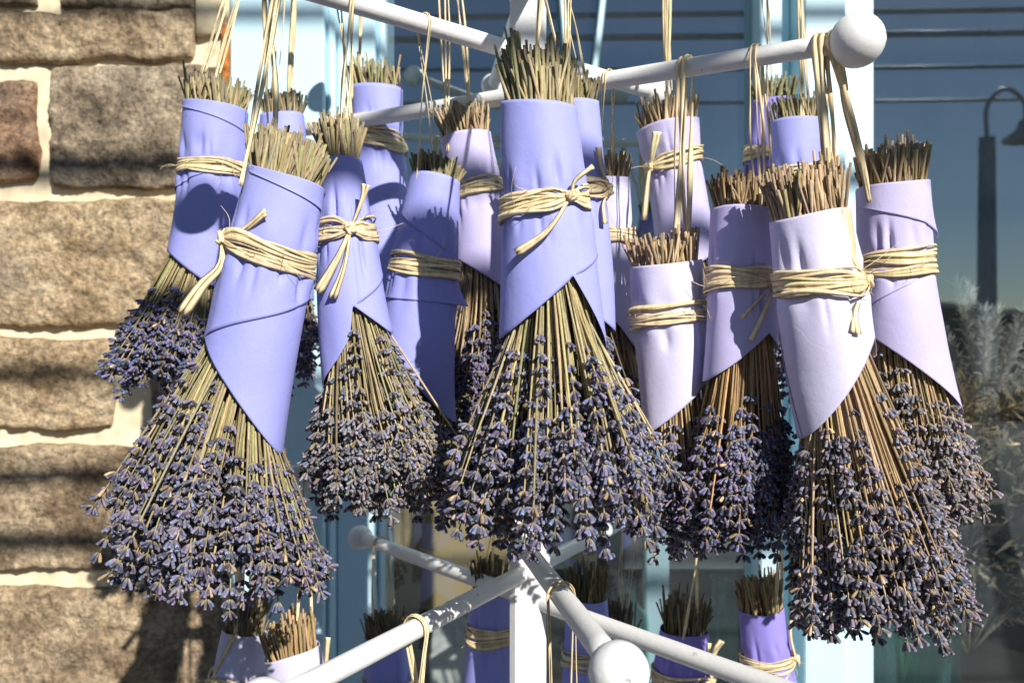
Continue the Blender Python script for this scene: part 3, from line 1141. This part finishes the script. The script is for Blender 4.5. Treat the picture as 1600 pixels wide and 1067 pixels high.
TAN = (.50, .37, .225)
OLIVE = (.40, .338, .19)
specs = [
    # ---- left half, front
    dict(seed=1, hero=1, n=(210, 120), D=.72, T=(447, 277), K=(421, 397), E=(328, 950), S=212, w=(116, 138, 156), fan=420, notch=(-62, 540), low=(552, 692),
         mat='peri', stem=OLIVE, knot=-62, tietilt=.12, seam=100, shear=9, tslope=.10, lean=.0, fs=.54, lap=[(-60, 540, 90, 452, 'tie', 0), (-60, 282, 95, 318, 'top', 0)],
         tails=[(13, (-40, -38), (-6, -66)), (20, (-78, 18), (-108, 50), (-136, 92))], hang=[('near_left', .03, -52, -12, .0052, 2)],
         label='large periwinkle wrapped lavender bundle at the front left, knot tails to the left'),
    dict(seed=2, hero=1, n=(160, 100), D=.79, T=(533, 250), K=(540, 364), E=(622, 832), S=185, w=(60, 92, 128), fan=300, notch=(14, 480), low=(604, 524),
         mat='peri', stem=(.40, .335, .19), knot=18, seam=60, shear=8, tslope=.05, fs=.52, tone=(.03, .03, -.01), crinkle=.6, lap=[(15, 480, 95, 432, 'tie', 0)],
         tails=[(11, (26, -52), (33, -76)), (17, (-12, 40), (-42, 92)), (11, (-2, 50), (-22, 102))], hang=[('near_left', .155, -4, 22, .0042, 2)],
         label='slim periwinkle bundle with an arched paper notch, right of the large front left one'),
    dict(seed=3, hero=1, n=(110, 50), D=.975, T=(338, 168), K=(331, 264), E=(236, 640), S=122, w=(98, 96, 96), fan=225, notch=(-85, 395), low=(398, 452),
         mat='peri', stem=OLIVE, knot=120, seam=40, shear=6, fs=.60, tone=(-.02, -.01, .03), tslope=.08, tieh=.006, lap=[(-90, 170, 80, 205, 'top', 0), (-95, 308, 20, 274, 'tie', 0)],
         tails=None, hang=[('top_left', .03, -30, -14, .0045, 2)],
         label='periwinkle bundle against the stone wall with a round knob shadow on it'),
    dict(seed=4, n=(30, 25), D=1.00, T=(441, 181), K=(441, 262), E=(436, 640), S=143, w=(66, 84, 100), fan=170, notch=(0, 420), low=470,
         mat='peri', stem=OLIVE, knot=160, tails=None, hang=[('top_left', .222, -8, 10, .0075, 2)],
         label='periwinkle bundle top peeking out behind the large front left bundle'),
    dict(seed=5, n=(40, 25), D=1.08, T=(588, 140), K=(592, 222), E=(610, 680), S=98, w=(84, 76, 112), fan=210, notch=(100, 480), low=560,
         mat='peri', stem=OLIVE, knot=90, tietilt=.25, tslope=.12, seam=20, shear=8, tails=None, hang=[('top_left', .46, -36, -30, .0045, 2)],
         label='tall periwinkle bundle at the back with tilted raffia band above its neighbours'),
    dict(seed=6, n=(40, 30), D=.875, T=(680, 277), K=(664, 416), E=(640, 800), S=243, w=(80, 105, 130), fan=200, notch=(-150, 560), low=650,
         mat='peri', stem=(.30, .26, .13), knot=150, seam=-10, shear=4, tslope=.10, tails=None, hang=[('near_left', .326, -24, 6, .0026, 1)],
         lap=[(-100, 474, 100, 470, 'tie', .012), (-80, 335, 40, 392, 'top', 0)],
         label='periwinkle bundle half in shadow just left of the centre bundle'),
    dict(seed=7, hero=1, n=(70, 35), D=.94, T=(727, 213), K=(742, 297), E=(735, 690), S=165, w=(80, 82, 92), fan=170, notch=(-60, 400), low=(420, 466),
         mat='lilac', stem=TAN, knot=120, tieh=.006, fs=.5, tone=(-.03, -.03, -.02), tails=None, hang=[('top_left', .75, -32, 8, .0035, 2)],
         label='shaded lilac bundle hanging behind and left of the centre bundle'),
    # ---- centre
    dict(seed=8, hero=1, n=(235, 140), D=.685, T=(841, 168), K=(851, 320), E=(872, 880), S=82, w=(114, 132, 168), fan=440, notch=(28, 436), low=(524, 552),
         mat='peri', stem=(.47, .40, .225), knot=32, seam=150, shear=7, tslope=.16, fs=.50, tietilt=-.08, lap=[(30, 437, 100, 392, 'tie', 0)],
         tails=[(8, (48, -38), (76, -60)), (14, (6, 40), (-44, 76))], hang=[('front', .80, -14, 44, .0050, 3)],
         label='largest periwinkle bundle hanging at the centre front of the stand'),
    dict(seed=9, n=(30, 30), D=.80, T=(901, 162), K=(905, 300), E=(900, 700), S=122, w=(66, 84, 110), fan=190, notch=(-100, 440), low=520,
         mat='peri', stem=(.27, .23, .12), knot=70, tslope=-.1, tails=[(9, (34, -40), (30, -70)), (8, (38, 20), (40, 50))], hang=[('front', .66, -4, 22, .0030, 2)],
         label='narrow periwinkle bundle hidden behind the right edge of the centre bundle'),
    dict(seed=10, n=(36, 30), D=.92, T=(949, 280), K=(951, 371), E=(955, 720), S=240, w=(72, 78, 96), fan=180, notch=(-60, 450), low=560,
         mat='pale', stem=TAN, knot=150, tieh=.006, tails=None, hang=[('near_right', .675, -18, 10, .0030, 1)],
         label='pale lilac bundle between the centre bundle and the short white one'),
    # ---- right half
    dict(seed=11, n=(40, 30), D=1.02, T=(1043, 196), K=(1052, 254), E=(1100, 610), S=152, w=(96, 86, 96), fan=190, notch=(110, 400), low=440,
         mat='lilac', stem=TAN, knot=-60, tslope=-.05, tieh=.0075, tietilt=-.15, tails=[(13, (-30, -20), (-24, -48)), (9, (-40, 30), (-46, 90))],
         hang=[('top_right', .385, -10, 4, .0045, 2)],
         label='lilac bundle at the back right whose raffia ends stick up on its left'),
    dict(seed=12, n=(50, 40), D=.83, T=(1040, 414), K=(1046, 493), E=(1060, 890), S=362, w=(112, 118, 104), fan=170, notch=(120, 600), low=676,
         mat='pale', stem=TAN, knot=160, tieh=.0075, tails=None, hang=[('near_right', .793, 4, 34, .0052, 2)], tslope=-.04,
         label='short pale lilac bundle hanging low under the right arm'),
    dict(seed=13, hero=1, n=(145, 90), D=.79, T=(1160, 327), K=(1160, 436), E=(1138, 885), S=272, w=(98, 106, 118), fan=190, notch=(32, 520), low=(596, 548),
         mat='lilac', stem=(.44, .29, .15), knot=52, seam=120, fs=.62, tone=(-.01, -.01, .0), lean=.01,
         tails=[(6, (-2, 62)), (9, (26, 70), (14, 96))], hang=[('near_right', .90, 16, 42, .0034, 2)],
         label='lilac bundle with a jagged stem shadow, second from the right front'),
    dict(seed=14, hero=1, n=(235, 140), D=.725, T=(1265, 338), K=(1280, 445), E=(1395, 1022), S=262, w=(122, 132, 140), fan=350, notch=(66, 535), low=(676, 566),
         mat='pale', stem=TAN, knot=62, tietilt=.10, seam=175, shear=6, fs=.52, tone=(.02, .012, -.015), tieh=.010, strands=10,
         tails=[(15, (54, -40), (50, -68), (40, -120)), (17, (58, 40), (56, 76))], hang=[('near_right', .972, 14, 44, .0070, 2)],
         label='large pale lilac bundle at the front right with fanned flowers reaching lowest'),
    dict(seed=15, hero=1, n=(145, 90), D=.79, T=(1394, 290), K=(1399, 412), E=(1470, 850), S=228, w=(106, 110, 150), fan=200, notch=(-62, 525), low=(535, 650),
         mat='lilac', stem=TAN, knot=150, seam=80, shear=8, fs=.5, tone=(.05, .035, -.02), lap=[(-100, 318, 104, 376, 'top', .012), (-80, 485, 10, 440, 'tie', 0)], tslope=-.08,
         tails=None, hang=[('near_right', .996, -52, -38, .0055, 2)],
         label='rightmost lilac bundle with a paper corner sticking out, in front of the window'),
    dict(seed=16, n=(36, 30), D=1.00, T=(1240, 190), K=(1248, 276), E=(1262, 640), S=152, w=(78, 88, 100), fan=180, notch=(0, 420), low=460,
         mat='peri', stem=OLIVE, knot=150, tails=None, hang=[('top_right', .777, 2, 24, .0052, 2)],
         label='small periwinkle bundle behind the right arm near the pale blue post'),
    dict(seed=17, n=(36, 30), D=1.10, T=(1208, 158), K=(1202, 246), E=(1195, 620), S=122, w=(66, 74, 96), fan=170, notch=(0, 400), low=450,
         mat='peri2', stem=(.26, .25, .13), knot=-30, tslope=-.1, tails=None, hang=[('top_right', .672, -14, 4, .0042, 1)],
         label='farthest violet bundle, mostly hidden behind the small periwinkle one on the right'),
    # ---- lower tier
    dict(seed=18, n=(40, 30), D=.98, T=(383, 984), K=(372, 1062), E=(352, 1400), S=925, w=(68, 84, 100), fan=190, notch=(0, 1190), low=1240,
         mat='pale', stem=(.28, .22, .12), knot=-50, tails=[(12, (-14, -56), (-6, -70))], hang=[('low_side', .06, -4, 14, .0060, 1)],
         label='pale lilac bundle in the lower row nearest the stone wall'),
    dict(seed=19, n=(50, 40), D=.93, T=(456, 1016), K=(470, 1105), E=(500, 1450), S=962, w=(86, 100, 120), fan=200, notch=(0, 1230), low=1290,
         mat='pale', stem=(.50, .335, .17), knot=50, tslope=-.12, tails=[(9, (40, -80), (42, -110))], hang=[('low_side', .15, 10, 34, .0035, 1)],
         label='sunlit pale lilac bundle with orange tan stem ends in the lower row'),
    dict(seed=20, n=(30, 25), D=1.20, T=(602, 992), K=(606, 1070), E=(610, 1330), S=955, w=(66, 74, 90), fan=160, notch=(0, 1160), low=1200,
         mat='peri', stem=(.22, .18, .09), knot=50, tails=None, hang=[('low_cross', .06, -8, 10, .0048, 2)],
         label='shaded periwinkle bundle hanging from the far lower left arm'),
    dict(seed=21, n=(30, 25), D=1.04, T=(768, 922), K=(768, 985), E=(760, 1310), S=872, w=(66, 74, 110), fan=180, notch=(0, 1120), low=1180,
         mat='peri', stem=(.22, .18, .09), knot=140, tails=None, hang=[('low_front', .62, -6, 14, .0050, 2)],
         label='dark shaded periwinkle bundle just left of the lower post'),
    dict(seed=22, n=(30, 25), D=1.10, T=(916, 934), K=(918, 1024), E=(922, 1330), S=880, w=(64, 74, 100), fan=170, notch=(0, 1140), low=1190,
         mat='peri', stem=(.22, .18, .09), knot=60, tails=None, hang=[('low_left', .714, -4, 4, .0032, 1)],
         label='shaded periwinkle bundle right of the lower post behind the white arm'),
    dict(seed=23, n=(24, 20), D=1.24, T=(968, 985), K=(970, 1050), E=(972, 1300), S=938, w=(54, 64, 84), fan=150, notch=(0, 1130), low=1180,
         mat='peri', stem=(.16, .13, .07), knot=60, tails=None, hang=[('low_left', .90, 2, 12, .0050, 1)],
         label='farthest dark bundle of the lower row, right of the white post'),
    dict(seed=24, n=(40, 25), D=1.05, T=(1069, 983), K=(1064, 1056), E=(1058, 1380), S=928, w=(76, 88, 104), fan=180, notch=(0, 1180), low=1230,
         mat='peri2', stem=(.26, .20, .11), knot=70, tails=[(13, (50, -32), (62, -56)), (7, (42, -20), (44, -52))], hang=[('low_side', .764, -8, 22, .0048, 1)],
         label='violet bundle with two raised raffia ends behind the lower right arm'),
    dict(seed=25, n=(40, 25), D=1.02, T=(1189, 950), K=(1199, 1030), E=(1225, 1360), S=898, w=(70, 78, 112), fan=190, notch=(0, 1160), low=1210,
         mat='peri2', stem=(.44, .32, .17), knot=70, tails=[(7, (36, -40), (40, -92)), (7, (20, 50), (10, 90))], hang=[('low_side', .88, 12, 30, .0040, 1)],
         label='violet bundle in the lower row in front of the pale blue post'),
    # ---- loops on the lower arms: bundles that hang below the picture
    dict(seed=26, n=(20, 20), D=.745, T=(655, 1260), K=(652, 1380), E=(640, 1850), S=1200, w=(104, 120, 140), fan=240, notch=(0, 1560), low=1640,
         mat='peri', knot=30, tails=None, hang=[('low_left', .215, -20, 18, .0045, 3)],
         label='bundle below the frame whose raffia loops hang from the lower left arm'),
    dict(seed=27, n=(20, 20), D=.745, T=(880, 1240), K=(880, 1350), E=(882, 1800), S=1180, w=(98, 110, 130), fan=230, notch=(0, 1520), low=1600,
         mat='peri', knot=30, tails=None, hang=[('low_front', .20, -6, 10, .0060, 2)],
         label='bundle below the frame whose broad raffia loop hangs from the lower front arm'),
]
for sp in specs:
    bundle(sp)

# ------------------------------------------------------------------ things in the window
def slab(name, label, cat, x0, x1, y0, y1, z0, z1, mat, bev=.003):
    v, f = box(x0, x1, y0, y1, z0, z1, bev)
    o = mobj(name, v, f, M[mat], smooth=False, origin=((x0 + x1) / 2, (y0 + y1) / 2, z0))
    return tag(o, label, cat)


SH = -.71                                     # top of the display shelf inside
v, f = box(-.6, 1.9, G0 + .16, 2.6, SH - .03, SH, .004)
tag(mobj('display_shelf', v, f, M['darkwood'], smooth=False), 'dark wooden display shelf behind the shop window glass', 'shelf')

o = slab('kraft_board', 'tan kraft board standing behind the left window pane', 'board', -.45, .02, 2.20, 2.215, SH + .001, -.05, 'kraft')

# crumpled white cloth in front of the board
xs, ys = np.linspace(-.16, .06, 40), np.linspace(G0 + .03, 1.695, 16)
v = [(x, y, SH + .095 + .045 * (y - G0) / .1 + .020 * fbm(x * 16, y * 20, 4.4, 4)) for y in ys for x in xs]
f = [(j * 40 + i, j * 40 + i + 1, (j + 1) * 40 + i + 1, (j + 1) * 40 + i) for j in range(15) for i in range(39)]
n0 = len(v)
v += [(x, G0 + .028, SH + .004) for x in xs]
f += [(n0 + i, n0 + i + 1, i + 1, i) for i in range(39)]
o = mobj('white_cloth', v, f, M['cloth'])
o.modifiers.new('thickness', 'SOLIDIFY').thickness = .002
tag(o, 'crumpled white cloth at the foot of the tan board in the window', 'cloth')

leg = thing('display_rack', 'pale blue grey upright of a display rack behind the glass', 'rack', (.30, 1.72, SH))
v, f = box(.272, .322, 1.70, 1.74, SH + .001, -.20, .004)
mobj('upright', v, f, M['blue'], leg, smooth=False)
v, f = box(.272, .70, 1.742, 1.765, -.24, -.20, .004)
mobj('cross_rail', v, f, M['blue'], leg, smooth=False)
v, f = box(.655, .70, 1.70, 1.74, SH + .001, -.20, .004)
mobj('upright', v, f, M['blue'], leg, smooth=False)


def bottle(label, x, y, h, r, neck, kind='bottle'):
    z0 = SH + .002
    prof = [(.001, .004), (r * .9, .002), (r, .012), (r, h * .62), (r * .92, h * .70), (neck, h * .82), (neck, h * .98), (neck * 1.15, h)]
    inner = [(q[0] * .9, q[1] + .003) for q in prof[::-1][1:]]
    v, f = lathe((x, y, z0), prof + inner, 28)
    return tag(mobj('glass_' + kind, v, f, M['teal'], origin=(x, y, z0)), label, kind, None)


bottle('teal glass bottle behind the pane left of the rack upright', .235, 1.70, .22, .045, .018)
bottle('teal glass bottle right of the rack upright', .425, 1.69, .23, .052, .02)
vx, vy = .80, 1.70
bottle('teal glass vase holding pale green stems at the lower right', vx, vy, .32, .105, .085, 'vase')


def plant(name, label, cat, loc, n, length, spread, c, leaf, lw, droop=.3, lean=(0, 0), seed=0, plume=False):
    rr = np.random.default_rng(seed)
    loc = np.array(loc, float)
    root = thing(name, label, cat, loc)
    ms, ml = MB(), MB()
    for i in range(n):
        az = rr.uniform(0, 6.283)
        tl = spread * math.sqrt(rr.random())
        d = unit(np.array((math.sin(tl) * math.cos(az) + lean[0], math.sin(tl) * math.sin(az) * .4 + lean[1], math.cos(tl))))
        L = length * rr.uniform(.7, 1.05)
        pts = [loc + d * L * q + np.array((d[0], d[1] * .3, -.5)) * droop * L * q * q for q in np.linspace(0, 1, 9)]
        cc = np.array(c) * rr.uniform(.7, 1.2)
        tv, tf = tube(pts, np.linspace(.0022, .0008, 9), 5)
        ms.add(tv, tf, np.clip(cc * .8, .01, .9))
        for k in range(leaf):
            q = rr.uniform(.35, 1.0) if not plume else rr.uniform(.25, 1.0)
            k0 = min(7, int(q * 8))
            p = np.array(pts[k0]) + (np.array(pts[k0 + 1]) - np.array(pts[k0])) * (q * 8 - k0)
            dr = unit(d * (1.0 if plume else .4) + rr.normal(0, .5, 3))
            s = unit(np.cross(dr, rr.normal(0, 1, 3)))
            ll = lw * rr.uniform(.6, 1.3)
            ww = ll * (.03 if plume else .07)
            v4 = [p, p + dr * ll * .5 + s * ww, p + dr * ll, p + dr * ll * .5 - s * ww]
            ml.add(v4, [(0, 1, 2, 3)], np.clip(cc * rr.uniform(.7, 1.3), .01, .9))
    ms.build('stem', M['plant'], root)
    tag(ml.build('foliage', M['plant'], root), kind='stuff')
    return root


plant('cut_flower_bunch', 'pale green stems standing in the teal vase', 'dried plant', (vx, vy, SH + .02), 16, .46, .30, (.42, .46, .22), 4, .05, .15, seed=3)
plant('pampas_plume', 'feathery white pampas plume glowing behind the right pane', 'dried plant', (1.02, 1.80, -.20), 16, .36, .6, (.80, .78, .72), 700, .026, .25, (-.05, 0), 5, True)
plant('dried_fern', 'brown dried fern fronds beside the right hand bundle', 'dried plant', (.86, 1.72, -.28), 12, .34, .9, (.42, .32, .18), 110, .040, .35, (.0, 0), 6)
plant('seed_head_sprig', 'cream seed head sprig at the right of the window', 'dried plant', (.90, 1.66, -.28), 6, .20, 1.1, (.66, .56, .36), 60, .014, .5, (.25, 0), 7)
plant('dried_grass', 'dark olive dried grass filling the right window pane', 'dried plant', (1.02, 1.86, SH + .01), 80, .62, .75, (.34, .31, .22), 60, .085, .35, seed=8)
plant('dried_grass', 'dark dried grass low behind the teal vase', 'dried plant', (.98, 1.95, SH + .01), 70, .42, 1.0, (.28, .27, .19), 60, .075, .35, seed=9)

# two pale blue straps inside the upper window
st = thing('hanging_strap', 'pair of pale blue straps hanging in the window beside the post', 'strap', P(905, 190, 1.56))
for a, b in (((872, -80), (890, 190)), ((950, -80), (918, 190))):
    pts = smooth_path(np.array([P(*a, 1.56), (P(*a, 1.56) + P(*b, 1.56)) / 2 + np.array((.002, 0, 0)), P(*b, 1.56)]), 8)
    v, f = ribbon(pts, .016, np.array((.3, -1, .1)), .1, .001)
    mobj('strap', v, f, M['blue'], st)

# ------------------------------------------------------------------ street side, seen in the glass
def cable(label, y, z, rad, sag=.05, slope=0.0):
    pts = [(x, y, z + slope * x - sag * (1 - (x / 9) ** 2) + sag) for x in np.linspace(-9, 9, 25)]
    v, f = tube(pts, rad, 8)
    tag(mobj('overhead_cable', v, f, M['metal'], origin=(0, y, z)), label, 'cable', 'cables over the street')


cable('lowest dark overhead cable, its soft shadow across the stone wall', -1.2, 1.590, .018, .04, .01)
cable('second dark overhead cable just above the lowest one', -1.2, 1.705, .016, .04, .012)
cable('third dark overhead cable reflected near the top of the glass', -1.2, 1.90, .013, .04, -.01)
cable('fourth dark overhead cable, its shadow high on the stone wall', -1.2, 2.27, .017, .04, .0)
cable('highest dark overhead cable, its shadow on the pale blue casing', -1.2, 2.55, .014, .04, .0)
cable('far upper cable reflected as a dark line in the glass', -6.8, 3.25, .025, .1)
cable('far lower cable reflected as a dark line in the glass', -6.8, 2.85, .02, .1)

lamp = thing('street_lamp', 'dark street lamp post with curved neck reflected in the right pane', 'street lamp', (4.55, -4.8, GZ))
v, f = tube([(4.55, -4.8, GZ), (4.55, -4.8, .6), (4.55, -4.8, 1.95)], [.10, .085, .075], 14)
mobj('post', v, f, M['metal'], lamp)
pts = smooth_path(np.array([(4.55, -4.8, 1.95), (4.55, -4.8, 2.25), (4.72, -4.8, 2.42), (4.9, -4.8, 2.3), (4.92, -4.8, 2.12)]), 16)
v, f = tube(pts, .022, 8)
mobj('neck', v, f, M['metal'], lamp)
v, f = lathe((4.92, -4.8, 1.92), [(.02, .22), (.06, .19), (.10, .10), (.20, .03), (.205, .0), (.001, .01)], 20)
mobj('lamp_shade', v, f, M['metal'], lamp)

# clipped hedge along the far side of the street
nx = 160
xs = np.linspace(-30, 30, nx)
rows = [(0.0, GZ), (-.1, -.2), (.0, .45), (.5, .75), (1.2, .7), (1.6, GZ)]
v = []
for dy, z in rows:
    for x in xs:
        k = 0 if z == GZ else 1
        v.append((x, -14 - dy + k * .3 * fbm(x * .9, dy, 2.0), z + k * (.35 * fbm(x * .35, 0, 7.7) + .12 * fbm(x * 2.1, dy * 3, 1.7))))
f = [(j * nx + i, j * nx + i + 1, (j + 1) * nx + i + 1, (j + 1) * nx + i) for j in range(len(rows) - 1) for i in range(nx - 1)]
tag(mobj('hedge', v, f, M['hedge']), 'dark clipped hedge across the street reflected low in the glass', 'hedge')
